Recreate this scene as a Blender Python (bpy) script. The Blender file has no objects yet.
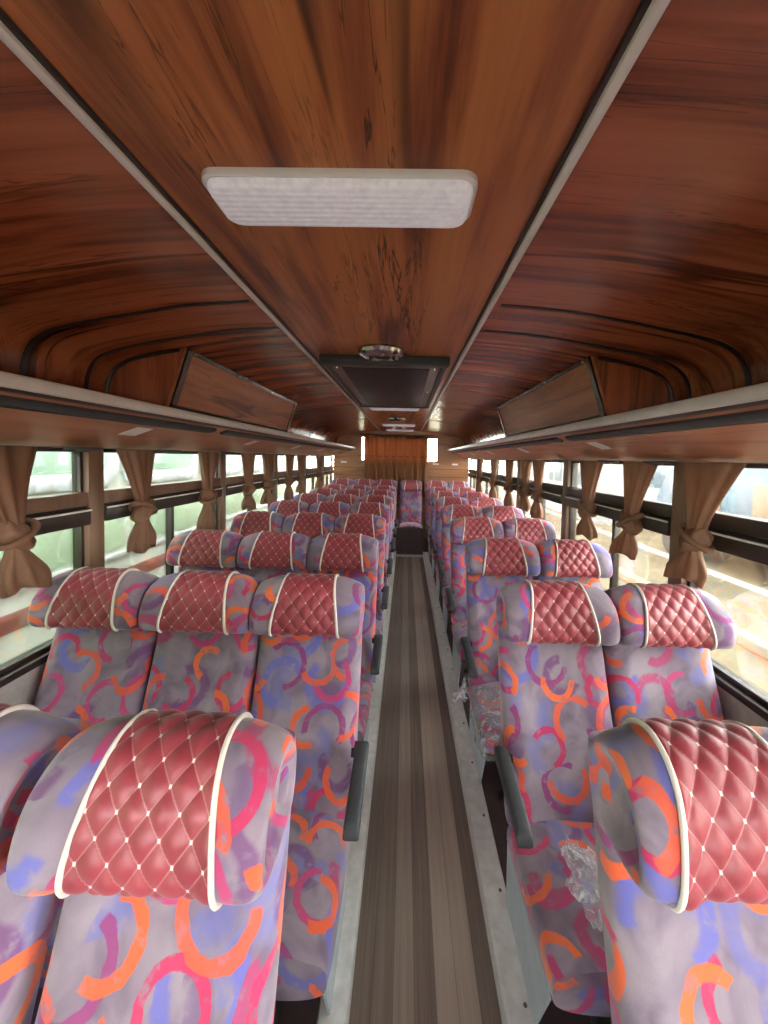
import bpy, bmesh, math, random
from math import sin, cos, pi, sqrt
from mathutils import Vector, Matrix

scene = bpy.context.scene
C = scene.collection
rng = random.Random(7)

# ------------------------------------------------------------------ materials
def s2l(c):
    return tuple(((v / 255.0) / 12.92 if v / 255.0 <= 0.04045 else ((v / 255.0 + 0.055) / 1.055) ** 2.4) for v in c) + (1.0,)

class NT:
    def __init__(self, name):
        self.m = bpy.data.materials.new(name)
        self.m.use_nodes = True
        self.t = self.m.node_tree
        self.t.nodes.clear()
        self.out = self.t.nodes.new('ShaderNodeOutputMaterial')
    def n(self, typ, **kw):
        nd = self.t.nodes.new(typ)
        for k, v in kw.items():
            setattr(nd, k, v)
        return nd
    def link(self, a, b):
        self.t.links.new(a, b)
    def put(self, sock, v):
        if hasattr(v, 'is_linked') or isinstance(v, bpy.types.NodeSocket):
            self.link(v, sock)
        else:
            sock.default_value = v
    def math(self, op, a, b=0.0, c=None, clamp=False):
        nd = self.n('ShaderNodeMath', operation=op, use_clamp=clamp)
        self.put(nd.inputs[0], a); self.put(nd.inputs[1], b)
        if c is not None: self.put(nd.inputs[2], c)
        return nd.outputs[0]
    def vmath(self, op, a, b=(0, 0, 0)):
        nd = self.n('ShaderNodeVectorMath', operation=op)
        self.put(nd.inputs[0], a); self.put(nd.inputs[1], b)
        return nd.outputs['Value'] if op in ('LENGTH', 'DOT_PRODUCT') else nd.outputs[0]
    def mix(self, f, a, b):
        nd = self.n('ShaderNodeMix', data_type='RGBA')
        self.put(nd.inputs[0], f); self.put(nd.inputs[6], a); self.put(nd.inputs[7], b)
        return nd.outputs[2]
    def smooth(self, x, lo, hi, flip=False):
        nd = self.n('ShaderNodeMapRange', interpolation_type='SMOOTHSTEP')
        self.put(nd.inputs[0], x)
        nd.inputs[1].default_value = lo; nd.inputs[2].default_value = hi
        nd.inputs[3].default_value = 1.0 if flip else 0.0
        nd.inputs[4].default_value = 0.0 if flip else 1.0
        return nd.outputs[0]
    def ramp(self, f, stops, interp='LINEAR'):
        nd = self.n('ShaderNodeValToRGB')
        cr = nd.color_ramp; cr.interpolation = interp
        while len(cr.elements) < len(stops): cr.elements.new(0.5)
        for e, (p, c) in zip(cr.elements, stops):
            e.position = p; e.color = c
        self.put(nd.inputs[0], f)
        return nd.outputs[0]
    def noise(self, vec, scale, detail=3, rough=0.5, dist=0.0, dim='3D'):
        nd = self.n('ShaderNodeTexNoise', noise_dimensions=dim)
        self.put(nd.inputs['Vector'], vec)
        nd.inputs['Scale'].default_value = scale; nd.inputs['Detail'].default_value = detail
        nd.inputs['Roughness'].default_value = rough; nd.inputs['Distortion'].default_value = dist
        return nd.outputs[0]
    def coord(self, kind='Object', scale=(1, 1, 1), loc=(0, 0, 0)):
        tc = self.n('ShaderNodeTexCoord')
        mp = self.n('ShaderNodeMapping')
        mp.inputs['Scale'].default_value = scale; mp.inputs['Location'].default_value = loc
        self.link(tc.outputs[kind], mp.inputs['Vector'])
        return mp.outputs[0]
    def bump(self, h, strength=0.3, dist=0.01):
        nd = self.n('ShaderNodeBump')
        nd.inputs['Strength'].default_value = strength; nd.inputs['Distance'].default_value = dist
        self.link(h, nd.inputs['Height'])
        return nd.outputs[0]
    def bsdf(self, color, rough=0.5, metal=0.0, spec=0.5, normal=None, **kw):
        b = self.n('ShaderNodeBsdfPrincipled')
        self.put(b.inputs['Base Color'], color); self.put(b.inputs['Roughness'], rough)
        self.put(b.inputs['Metallic'], metal); self.put(b.inputs['Specular IOR Level'], spec)
        if normal is not None: self.link(normal, b.inputs['Normal'])
        for k, v in kw.items():
            self.put(b.inputs[k.replace('_', ' ')], v)
        self.link(b.outputs[0], self.out.inputs[0])
        return b

def plain(name, rgb, rough=0.5, metal=0.0, spec=0.5, var=0.08, nscale=20.0, bump=0.0):
    t = NT(name)
    v = t.coord()
    n = t.noise(v, nscale, 4, 0.55)
    base = s2l(rgb)
    lo = tuple(c * (1 - var) for c in base[:3]) + (1,)
    hi = tuple(min(1, c * (1 + var)) for c in base[:3]) + (1,)
    col = t.ramp(n, [(0.3, lo), (0.7, hi)])
    nm = t.bump(n, bump, 0.004) if bump else None
    t.bsdf(col, rough, metal, spec, nm)
    return t.m

def wood(name, stops, axis='Y', rough=0.28, freq=11.0, stretch=0.55, vein=0.75, seed=0.0, spec=0.5):
    t = NT(name)
    sc = (freq, stretch, freq) if axis == 'Y' else (stretch, freq, freq * 0.35)
    if axis == 'Z': sc = (freq, freq, stretch)
    v = t.coord(scale=sc, loc=(seed, seed * 1.7, seed * 0.6))
    n1 = t.noise(v, 0.55, 5, 0.6, 0.55)
    n2 = t.noise(v, 1.9, 4, 0.65, 0.3)
    n3 = t.noise(v, 6.0, 3, 0.6, 0.1)
    f = t.math('ADD', t.math('MULTIPLY', n1, 0.62), t.math('ADD', t.math('MULTIPLY', n2, 0.28), t.math('MULTIPLY', n3, 0.10)))
    col = t.ramp(f, stops)
    # dark veins: ridges of a slow noise
    rv = t.coord(scale=tuple(a * 0.8 for a in sc), loc=(seed + 5, 3, seed))
    rn = t.noise(rv, 0.5, 3, 0.5, 0.9)
    rid = t.math('ABSOLUTE', t.math('SUBTRACT', rn, 0.5))
    ve = t.smooth(rid, 0.004, 0.05, flip=True)
    gate = t.smooth(t.noise(rv, 0.37, 3, 0.6), 0.42, 0.58)
    ve = t.math('MULTIPLY', t.math('MULTIPLY', ve, gate), vein)
    rn2 = t.noise(t.coord(scale=tuple(a * 1.5 for a in sc), loc=(seed + 11, 7, seed + 2)), 0.8, 4, 0.6, 1.2)
    ve2 = t.math('MULTIPLY', t.smooth(t.math('ABSOLUTE', t.math('SUBTRACT', rn2, 0.5)), 0.002, 0.018, flip=True), t.smooth(t.noise(rv, 0.5, 2, 0.5), 0.5, 0.62))
    ve = t.math('MAXIMUM', ve, t.math('MULTIPLY', ve2, vein * 0.8))
    dark = stops[0][1]
    col = t.mix(ve, col, tuple(c * 0.35 for c in dark[:3]) + (1,))
    nm = t.bump(f, 0.05, 0.003)
    t.bsdf(col, rough, 0.0, spec, nm)
    return t.m

def fabric():
    t = NT('patterned_velour')
    tc = t.n('ShaderNodeTexCoord')
    oi = t.n('ShaderNodeObjectInfo')
    off = t.n('ShaderNodeCombineXYZ')
    t.link(t.math('MULTIPLY', oi.outputs['Random'], 13.7), off.inputs[0])
    t.link(t.math('MULTIPLY', oi.outputs['Random'], 41.3), off.inputs[1])
    base_uv = t.vmath('ADD', tc.outputs['UV'], off.outputs[0])
    # brush wobble
    nz = t.n('ShaderNodeTexNoise', noise_dimensions='2D')
    t.link(base_uv, nz.inputs['Vector']); nz.inputs['Scale'].default_value = 28; nz.inputs['Detail'].default_value = 2
    wob = t.vmath('SCALE', t.vmath('SUBTRACT', nz.outputs['Color'], (0.5, 0.5, 0.5)))
    wob.node.inputs['Scale'].default_value = 0.012
    uv = t.vmath('ADD', base_uv, wob)
    big = t.noise(base_uv, 9.0, 3, 0.5, 0.4, '2D')
    col = t.ramp(big, [(0.3, s2l((116, 100, 118))), (0.5, s2l((144, 129, 143))), (0.72, s2l((162, 147, 158)))])
    fade = t.noise(base_uv, 34.0, 3, 0.6, 0.0, '2D')
    def layer(col, cell, R, W, arc, colors, offs, strength=1.0, soft=0.12, keep=0.0):
        vec = t.vmath('ADD', t.vmath('MULTIPLY', uv, (1 / cell, 1 / cell, 0)), offs)
        vo = t.n('ShaderNodeTexVoronoi', voronoi_dimensions='2D', feature='F1')
        t.link(vec, vo.inputs['Vector']); vo.inputs['Scale'].default_value = 1.0
        vo.inputs['Randomness'].default_value = 0.55
        loc = t.vmath('SUBTRACT', vec, vo.outputs['Position'])
        sep = t.n('ShaderNodeSeparateXYZ'); t.link(loc, sep.inputs[0])
        r = t.math('SQRT', t.math('ADD', t.math('MULTIPLY', sep.outputs[0], sep.outputs[0]), t.math('MULTIPLY', sep.outputs[1], sep.outputs[1])))
        sc = t.n('ShaderNodeSeparateColor'); t.link(vo.outputs['Color'], sc.inputs[0])
        rr = t.math('MULTIPLY_ADD', sc.outputs[1], 0.12, R - 0.06)
        ring = t.smooth(t.math('ABSOLUTE', t.math('SUBTRACT', r, rr)), W * (1 - soft), W * (1 + soft), flip=True)
        ang = t.math('ADD', t.math('ARCTAN2', sep.outputs[1], sep.outputs[0]), t.math('MULTIPLY', sc.outputs[0], 37.0))
        am = t.smooth(t.math('SINE', ang), arc - 0.06, arc + 0.06)
        m = t.math('MULTIPLY', ring, am)
        if keep: m = t.math('MULTIPLY', m, t.smooth(sc.outputs[2], keep, keep + 0.01))
        m = t.math('MULTIPLY', m, t.smooth(fade, 0.15, 0.5))
        m = t.math('MULTIPLY', m, strength)
        n = len(colors)
        cc = t.ramp(sc.outputs[1], [(i / n, s2l(c)) for i, c in enumerate(colors)], 'CONSTANT') if n > 1 else s2l(colors[0])
        return t.mix(m, col, cc)
    col = layer(col, 0.150, 0.30, 0.150, -0.2, [(106, 112, 186), (112, 76, 128), (118, 122, 186)], (3.3, 1.1, 0), 0.62, 0.7, 0.25)
    col = layer(col, 0.170, 0.36, 0.090, -0.55, [(118, 66, 122), (186, 52, 108), (104, 108, 196)], (7.7, 4.2, 0), 0.8, 0.4, 0.15)
    col = layer(col, 0.175, 0.34, 0.056, -0.35, [(204, 46, 96), (196, 60, 116), (150, 60, 120)], (1.2, 9.1, 0), 0.95, 0.15)
    col = layer(col, 0.165, 0.33, 0.066, -0.15, [(244, 112, 50), (240, 100, 46), (232, 96, 64)], (5.9, 6.4, 0), 0.96, 0.12, 0.12)
    # pile
    fine = t.noise(base_uv, 420.0, 2, 0.6, 0.0, '2D')
    col = t.mix(t.math('MULTIPLY', fine, 0.22), col, s2l((96, 82, 100)))
    nm = t.bump(fine, 0.12, 0.002)
    t.bsdf(col, 0.85, 0.0, 0.25, nm, Sheen_Weight=0.35, Sheen_Roughness=0.5)
    return t.m

QA, QB = 0.050, 0.062       # quilt diamond width / height
def quilt():
    t = NT('quilted_maroon_leatherette')
    tc = t.n('ShaderNodeTexCoord')
    sep = t.n('ShaderNodeSeparateXYZ'); t.link(tc.outputs['UV'], sep.inputs[0])
    u = t.math('DIVIDE', sep.outputs[0], QA); v = t.math('DIVIDE', sep.outputs[1], QB)
    def dl(x):
        return t.math('SUBTRACT', 0.5, t.math('ABSOLUTE', t.math('SUBTRACT', t.math('FRACT', x), 0.5)))
    da = dl(t.math('ADD', u, v)); db = dl(t.math('SUBTRACT', u, v))
    line = t.smooth(t.math('MINIMUM', da, db), 0.018, 0.04, flip=True)
    knot = t.smooth(t.math('ADD', da, db), 0.065, 0.11, flip=True)
    obn = t.noise(t.coord(), 9.0, 3, 0.6)
    col = t.ramp(obn, [(0.3, s2l((144, 52, 62))), (0.7, s2l((166, 66, 76)))])
    col = t.mix(t.math('MULTIPLY', line, 0.55), col, s2l((196, 132, 132)))
    col = t.mix(t.math('MULTIPLY', knot, 0.95), col, s2l((236, 222, 216)))
    gn = t.noise(t.coord(), 260.0, 2, 0.5)
    t.bsdf(col, 0.46, 0.0, 0.6, t.bump(gn, 0.06, 0.002), Sheen_Weight=0.25, Sheen_Roughness=0.4)
    return t.m

def curtain_mat(name, rgb):
    t = NT(name)
    v = t.coord(scale=(1, 1, 0.25))
    n = t.noise(v, 40, 4, 0.6)
    col = t.ramp(n, [(0.3, tuple(c * 0.8 for c in s2l(rgb)[:3]) + (1,)), (0.7, s2l(rgb))])
    d = t.n('ShaderNodeBsdfPrincipled'); t.link(col, d.inputs['Base Color'])
    d.inputs['Roughness'].default_value = 0.6; d.inputs['Specular IOR Level'].default_value = 0.3
    tr = t.n('ShaderNodeBsdfTranslucent'); t.link(col, tr.inputs['Color'])
    mx = t.n('ShaderNodeMixShader'); mx.inputs[0].default_value = 0.4
    t.link(d.outputs[0], mx.inputs[1]); t.link(tr.outputs[0], mx.inputs[2]); t.link(mx.outputs[0], t.out.inputs[0])
    return t.m

def clear_mat(name, tint, refl, rough=0.02, bump=0.0):
    t = NT(name)
    tr = t.n('ShaderNodeBsdfTransparent'); tr.inputs[0].default_value = tint
    g = t.n('ShaderNodeBsdfGlossy'); g.inputs['Roughness'].default_value = rough
    fr = t.n('ShaderNodeFresnel'); fr.inputs[0].default_value = 1.45
    if bump:
        b = t.bump(t.noise(t.coord(), 60, 3, 0.6), bump, 0.01)
        t.link(b, g.inputs['Normal']); t.link(b, fr.inputs['Normal'])
    mx = t.n('ShaderNodeMixShader')
    t.link(t.math('MULTIPLY', fr.outputs[0], refl, clamp=True), mx.inputs[0])
    t.link(tr.outputs[0], mx.inputs[1]); t.link(g.outputs[0], mx.inputs[2]); t.link(mx.outputs[0], t.out.inputs[0])
    return t.m

def film_mat():
    t = NT('clear_plastic_film')
    b = t.bump(t.noise(t.coord(), 45, 4, 0.6, 0.6), 0.9, 0.012)
    tr = t.n('ShaderNodeBsdfTransparent'); tr.inputs[0].default_value = (0.97, 0.97, 0.98, 1)
    p = t.n('ShaderNodeBsdfPrincipled'); p.inputs['Base Color'].default_value = (0.82, 0.82, 0.84, 1)
    p.inputs['Roughness'].default_value = 0.18; t.link(b, p.inputs['Normal'])
    f = t.smooth(t.noise(t.coord(), 30, 4, 0.65, 0.8), 0.42, 0.72)
    mx = t.n('ShaderNodeMixShader'); t.link(t.math('MULTIPLY_ADD', f, 0.5, 0.14), mx.inputs[0])
    t.link(tr.outputs[0], mx.inputs[1]); t.link(p.outputs[0], mx.inputs[2]); t.link(mx.outputs[0], t.out.inputs[0])
    return t.m

def floor_mat():
    t = NT('plank_vinyl')
    v = t.coord()
    sep = t.n('ShaderNodeSeparateXYZ'); t.link(v, sep.inputs[0])
    px = t.math('DIVIDE', sep.outputs[0], 0.066)
    cell = t.math('FLOOR', px)
    wn = t.n('ShaderNodeTexWhiteNoise', noise_dimensions='1D'); t.link(cell, wn.inputs['W'])
    g = t.noise(t.coord(scale=(60, 1.5, 1)), 1.0, 4, 0.65)
    f = t.math('ADD', t.math('MULTIPLY', wn.outputs[0], 0.5), t.math('MULTIPLY', g, 0.5))
    col = t.ramp(f, [(0.25, s2l((130, 118, 108))), (0.5, s2l((166, 152, 138))), (0.75, s2l((196, 182, 166)))])
    edge = t.math('ABSOLUTE', t.math('SUBTRACT', t.math('FRACT', px), 0.5))
    col = t.mix(t.math('MULTIPLY', t.smooth(edge, 0.46, 0.5), 0.4), col, s2l((58, 50, 46)))
    t.bsdf(col, 0.42, 0.0, 0.4, t.bump(g, 0.08, 0.003))
    return t.m

def grille_mat():
    t = NT('perforated_black_mesh')
    v = t.coord()
    sep = t.n('ShaderNodeSeparateXYZ'); t.link(v, sep.inputs[0])
    a = t.math('ABSOLUTE', t.math('SUBTRACT', t.math('FRACT', t.math('MULTIPLY', sep.outputs[0], 62)), 0.5))
    b = t.math('ABSOLUTE', t.math('SUBTRACT', t.math('FRACT', t.math('MULTIPLY', sep.outputs[1], 40)), 0.5))
    m = t.smooth(t.math('MAXIMUM', a, b), 0.34, 0.40)
    col = t.mix(m, s2l((14, 12, 12)), s2l((66, 54, 50)))
    t.bsdf(col, 0.5, 0.0, 0.4)
    return t.m

def lens_mat():
    t = NT('ribbed_white_lens')
    v = t.coord()
    sep = t.n('ShaderNodeSeparateXYZ'); t.link(v, sep.inputs[0])
    w = t.math('SINE', t.math('MULTIPLY', sep.outputs[1], 420.0))
    n = t.noise(v, 60, 3, 0.6)
    col = t.ramp(n, [(0.3, s2l((214, 208, 214))), (0.7, s2l((236, 232, 236)))])
    t.bsdf(col, 0.3, 0.0, 0.5, t.bump(w, 0.25, 0.003), Emission_Color=(0.9, 0.86, 1.0, 1), Emission_Strength=0.16)  # faint glow added so the unlit lens looks brighter
    return t.m

def ground_mat():
    t = NT('yard_concrete')
    v = t.coord()
    n = t.noise(v, 0.8, 5, 0.6); n2 = t.noise(v, 14, 3, 0.6)
    f = t.math('ADD', t.math('MULTIPLY', n, 0.7), t.math('MULTIPLY', n2, 0.3))
    col = t.ramp(f, [(0.3, s2l((96, 88, 70))), (0.55, s2l((124, 114, 92))), (0.8, s2l((142, 132, 110)))])
    t.bsdf(col, 0.9, 0.0, 0.2)
    return t.m

M = {}
M['fabric'] = fabric()
M['quilt'] = quilt()
M['piping'] = plain('white_piping', (228, 220, 210), 0.45, var=0.05, nscale=60)
M['black_plastic'] = plain('dark_grey_plastic', (58, 60, 64), 0.6, var=0.12, nscale=50)
M['black_metal'] = plain('black_painted_metal', (34, 33, 35), 0.45, var=0.15, nscale=30)
M['pale_metal'] = plain('pale_painted_metal', (176, 188, 194), 0.4, var=0.1, nscale=14)
M['aluminium'] = plain('brushed_aluminium', (232, 232, 228), 0.42, 0.1, var=0.12, nscale=24)
M['screw'] = plain('screw_steel', (120, 118, 116), 0.35, 0.8)
M['chrome'] = plain('chrome_trim', (205, 200, 196), 0.16, 0.95, var=0.06)
M['white_trim'] = plain('white_plastic_trim', (206, 196, 192), 0.4, var=0.06, nscale=16)
M['sticker'] = plain('white_sticker', (226, 222, 218), 0.5, var=0.04, nscale=50)
M['dark_trim'] = plain('dark_brown_rubber', (44, 32, 28), 0.4, var=0.15)
M['mat_dark'] = plain('dark_vinyl', (92, 78, 78), 0.55, var=0.15, nscale=30)
cs = [(0.30, s2l((40, 17, 11))), (0.41, s2l((122, 60, 34))), (0.52, s2l((176, 104, 58))), (0.70, s2l((196, 128, 78)))]
ss = [(0.31, s2l((44, 18, 11))), (0.41, s2l((112, 54, 34))), (0.53, s2l((164, 88, 56))), (0.70, s2l((178, 104, 72)))]
ps = [(0.28, s2l((150, 92, 68))), (0.5, s2l((184, 122, 96))), (0.75, s2l((200, 144, 116)))]
ks = [(0.28, s2l((104, 58, 36))), (0.5, s2l((166, 102, 66))), (0.75, s2l((186, 126, 86)))]
M['wood_center'] = wood('rosewood_laminate_along', cs, 'Y', 0.34, 13.0, 0.9, 1.0, 2.0)
M['wood_side'] = wood('rosewood_laminate_across', ss, 'X', 0.25, 13.0, 0.55, 0.7, 4.0)
M['wood_panel'] = wood('pinkish_walnut_laminate', ps, 'Y', 0.5, 16.0, 1.2, 0.35, 1.0, 0.3)
M['wood_end'] = wood('walnut_laminate_upright', ss, 'Z', 0.3, 14.0, 1.0, 0.6, 9.0)
M['wood_lid'] = wood('walnut_laminate_lid', ks, 'Y', 0.5, 20.0, 1.5, 0.6, 6.0, 0.3)
M['wood_rear'] = wood('oak_laminate_rear', [(0.28, s2l((116, 74, 44))), (0.5, s2l((160, 108, 64))), (0.75, s2l((180, 128, 80)))], 'X', 0.4, 16.0, 1.2, 0.5, 3.0)
M['post'] = wood('brown_pillar_laminate', [(0.28, s2l((98, 74, 56))), (0.5, s2l((124, 96, 74))), (0.75, s2l((142, 112, 88)))], 'Z', 0.4, 18, 1.0, 0.2, 8.0)
M['rail_dark'] = plain('dark_window_rail', (56, 48, 42), 0.35, 0.2, var=0.12)
M['wall_lower'] = plain('grey_laminate_wall', (180, 176, 172), 0.5, var=0.12, nscale=40)
M['curtain'] = curtain_mat('brown_satin_curtain', (150, 112, 88))
M['curtain_dark'] = curtain_mat('dark_brown_satin_curtain', (172, 120, 84))
M['glass'] = clear_mat('window_glass', (0.95, 0.98, 0.96, 1), 0.7)
M['film'] = film_mat()
M['floor'] = floor_mat()
M['grille'] = grille_mat()
M['lens'] = lens_mat()
M['lamp_base'] = plain('lamp_white_plastic', (222, 216, 220), 0.4, var=0.04)
M['ground'] = ground_mat()
M['bus_green'] = plain('green_bus_paint', (112, 208, 84), 0.3, var=0.08, nscale=3)
M['bus_pale'] = plain('pale_green_bus_paint', (190, 216, 184), 0.3, var=0.1, nscale=2)
M['bus_white'] = plain('white_bus_paint', (220, 226, 214), 0.3, var=0.04, nscale=3)
M['bus_maroon'] = plain('maroon_bus_stripe', (150, 84, 62), 0.35, var=0.06, nscale=4)
M['bus_glass'] = plain('pale_green_bus_glass', (176, 206, 184), 0.12, 0.0, 0.6, var=0.35, nscale=2.2)
M['bus_frame'] = plain('grey_white_bus_frame', (196, 204, 204), 0.35, var=0.05)
M['stone_pale'] = plain('cream_render', (150, 134, 108), 0.8, var=0.1, nscale=3)
M['stone_orange'] = plain('terracotta_render', (150, 92, 62), 0.8, var=0.1, nscale=3)
M['build_white'] = plain('white_building_render', (150, 152, 150), 0.8, var=0.06, nscale=2)
M['build_glass'] = plain('grey_building_glass', (96, 108, 120), 0.15, var=0.25, nscale=3)
M['truck_blue'] = plain('blue_grey_truck_paint', (78, 96, 112), 0.4, var=0.12, nscale=4)
M['truck_reflection'] = plain('brown_truck_reflection', (124, 104, 84), 0.5, var=0.3, nscale=5)  # brownish reflections on the truck, painted as colour
M['tyre'] = plain('tyre_rubber', (40, 40, 42), 0.8)
M['fence_white'] = plain('white_fence_paint', (176, 176, 170), 0.5)
M['paint_line'] = plain('white_kerb_paint', (190, 186, 176), 0.7)

# ------------------------------------------------------------------ mesh helpers
class MB:
    """collects shapes in one bmesh"""
    def __init__(self):
        self.bm = bmesh.new()
        self.uvl = self.bm.loops.layers.uv.new('UVMap')
    def box(self, x0, x1, y0, y1, z0, z1, bev=0.0, seg=2):
        r = bmesh.ops.create_cube(self.bm, size=1.0)
        vs = r['verts']
        for v in vs:
            v.co = Vector(((x0 + x1) / 2 + v.co.x * (x1 - x0), (y0 + y1) / 2 + v.co.y * (y1 - y0), (z0 + z1) / 2 + v.co.z * (z1 - z0)))
        if bev > 0:
            es = list({e for v in vs for e in v.link_edges})
            bmesh.ops.bevel(self.bm, geom=es, offset=bev, segments=seg, profile=0.5, affect='EDGES')
        return self
    def loft(self, rings, closed=True, cap0=True, cap1=True, uvs=None):
        bm = self.bm
        vr = [[bm.verts.new(p) for p in r] for r in rings]
        n = len(rings[0]); last = n if closed else n - 1
        for i in range(len(rings) - 1):
            for j in range(last):
                k = (j + 1) % n
                try:
                    f = bm.faces.new((vr[i][j], vr[i][k], vr[i + 1][k], vr[i + 1][j]))
                except ValueError:
                    continue
                if uvs:
                    kk = j + 1
                    for lp, uv in zip(f.loops, (uvs[i][j], uvs[i][kk], uvs[i + 1][kk], uvs[i + 1][j])):
                        lp[self.uvl].uv = uv
        for flag, i in ((cap0, 0), (cap1, len(rings) - 1)):
            if flag and closed:
                ring = vr[i][::-1] if i == 0 else vr[i]
                f = bm.faces.new(ring)
                if uvs:
                    c = sum((Vector(p) for p in rings[i]), Vector()) / n
                    for lp in f.loops:
                        d = lp.vert.co - c
                        lp[self.uvl].uv = (uvs[i][0][0] + d.y + d.x, uvs[i][0][1] + d.z)
        return self
    def prism(self, prof, y0, y1):
        """profile of (x, z) points swept along y"""
        self.loft([[(x, y0, z) for x, z in prof], [(x, y1, z) for x, z in prof]])
        return self
    def tube(self, pts, r, n=8, radii=None):
        pts = [Vector(p) for p in pts]
        rings = []
        up = Vector((0, 0, 1))
        nrm = None
        for i, p in enumerate(pts):
            d = (pts[min(i + 1, len(pts) - 1)] - pts[max(i - 1, 0)]).normalized()
            if nrm is None:
                nrm = d.cross(up if abs(d.z) < 0.9 else Vector((1, 0, 0))).normalized()
            else:
                nrm = (nrm - d * nrm.dot(d)).normalized()
            b = d.cross(nrm)
            rr = radii[i] if radii else r
            rings.append([p + (nrm * cos(2 * pi * k / n) + b * sin(2 * pi * k / n)) * rr for k in range(n)])
        self.loft(rings)
        return self
    def lathe(self, prof, c, n=32, sx=1.0, sy=1.0):
        """profile of (r, z), around vertical axis through c"""
        rings = [[(c[0] + r * cos(2 * pi * k / n) * sx, c[1] + r * sin(2 * pi * k / n) * sy, c[2] + z) for k in range(n)] for r, z in prof]
        self.loft(rings)
        return self
    def build(self, name, mat, parent=None, smooth=True, auto=40):
        bm = self.bm
        bmesh.ops.recalc_face_normals(bm, faces=bm.faces[:])
        me = bpy.data.meshes.new(name)
        bm.to_mesh(me); bm.free()
        me.materials.append(mat)
        if smooth:
            me.polygons.foreach_set('use_smooth', [True] * len(me.polygons))
            try: me.set_sharp_from_angle(angle=math.radians(auto))
            except Exception: pass
        o = bpy.data.objects.new(name, me)
        C.objects.link(o)
        if parent is not None: o.parent = parent
        return o

def tag(o, label, cat, group=None):
    o['label'] = label; o['category'] = cat
    if group: o['group'] = group
    return o
def thing(name, label, cat, loc=(0, 0, 0), group=None):
    o = bpy.data.objects.new(name, None); C.objects.link(o)
    o.location = loc
    o.empty_display_size = 0.1
    return tag(o, label, cat, group)
def struct(o):
    o['kind'] = 'structure'; return o
def dup(root, loc, label, kids):
    r = root.copy(); C.objects.link(r); r.location = loc; r['label'] = label
    def rec(src, dst):
        for ch in kids.get(src.name, ()):
            c = ch.copy(); C.objects.link(c); c.parent = dst
            rec(ch, c)
    rec(root, r)
    return r
def kid_map():
    km = {}
    for o in bpy.data.objects:
        if o.parent: km.setdefault(o.parent.name, []).append(o)
    return km

def catmull(pts, n, closed=True):
    m = len(pts); out = []
    segs = m if closed else m - 1
    for i in range(segs):
        if closed:
            p0, p1, p2, p3 = pts[(i - 1) % m], pts[i], pts[(i + 1) % m], pts[(i + 2) % m]
        else:
            p0, p1, p2, p3 = pts[max(i - 1, 0)], pts[i], pts[i + 1], pts[min(i + 2, m - 1)]
        for k in range(n):
            t = k / n
            out.append(tuple(0.5 * (2 * b + (c - a) * t + (2 * a - 5 * b + 4 * c - d) * t * t + (3 * b - a - 3 * c + d) * t ** 3) for a, b, c, d in zip(p0, p1, p2, p3)))
    if not closed: out.append(tuple(pts[-1]))
    return out
def sstep(a, b, x):
    t = max(0.0, min(1.0, (x - a) / (b - a))); return t * t * (3 - 2 * t)

# ------------------------------------------------------------------ layout constants (metres; aisle floor z = 0, camera above origin)
CAM_Z = 1.65
XC = -0.09                     # centre line of the bus
WL, WR = -1.365, 1.18         # inner wall faces
Y0, Y1 = -2.9, 7.15            # front and rear ends
FL, FR = -0.130, 0.325         # aisle floor edges
PLAT = 0.08                    # seat platforms
SILL, HEAD = 0.835, 1.66
HC = 2.15                      # flat ceiling height
SEATW = 0.384
LX = (-0.346, -0.743, -1.143); RX = (0.565, 0.962)
def rowy(k): return 0.425 + 0.785 * k

# ------------------------------------------------------------------ floor and platforms
o = struct(MB().box(FL, FR, Y0, 6.33, -0.05, 0.0).build('floor', M['floor'], smooth=False))
struct(MB().box(WL, FL, Y0, Y1, -0.05, PLAT).build('floor_left', M['mat_dark'], smooth=False))
struct(MB().box(FR, WR, Y0, Y1, -0.05, PLAT).build('floor_right', M['mat_dark'], smooth=False))
struct(MB().box(FL, FR, 6.34, Y1, -0.05, 0.475).build('floor_rear', M['mat_dark'], smooth=False))
REARUP = 0.055
struct(MB().box(WL, FL - 0.001, 6.30, Y1, PLAT, PLAT + REARUP).build('floor_4', M['mat_dark'], smooth=False))
struct(MB().box(FR + 0.001, WR, 6.30, Y1, PLAT, PLAT + REARUP).build('floor_5', M['mat_dark'], smooth=False))
o = struct(MB().box(FL - 0.0, FR + 0.0, 6.28, 6.34, 0.001, 0.03, 0.004).build('trim_3', M['aluminium'], smooth=True))
for i, (xe, sg) in enumerate(((FL, -1), (FR, 1))):
    t = MB()
    lip = 0.012
    prof = [(xe, 0.002), (xe - sg * 0.004, 0.004), (xe - sg * 0.004, PLAT + 0.004), (xe, PLAT + 0.010), (xe + sg * 0.076, PLAT + 0.010), (xe + sg * 0.08, PLAT + 0.002), (xe, PLAT)]
    t.prism(prof, Y0, 6.33)
    tr = struct(t.build('trim_%d' % (i + 1), M['aluminium'], auto=30))
    y = 0.45
    while y < 5.0:
        MB().lathe([(0.0001, 0.004), (0.0045, 0.0035), (0.006, 0.0)], (xe + sg * 0.055, y, PLAT + 0.010), 10).build('screw', M['screw'], tr)
        y += 0.29

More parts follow.
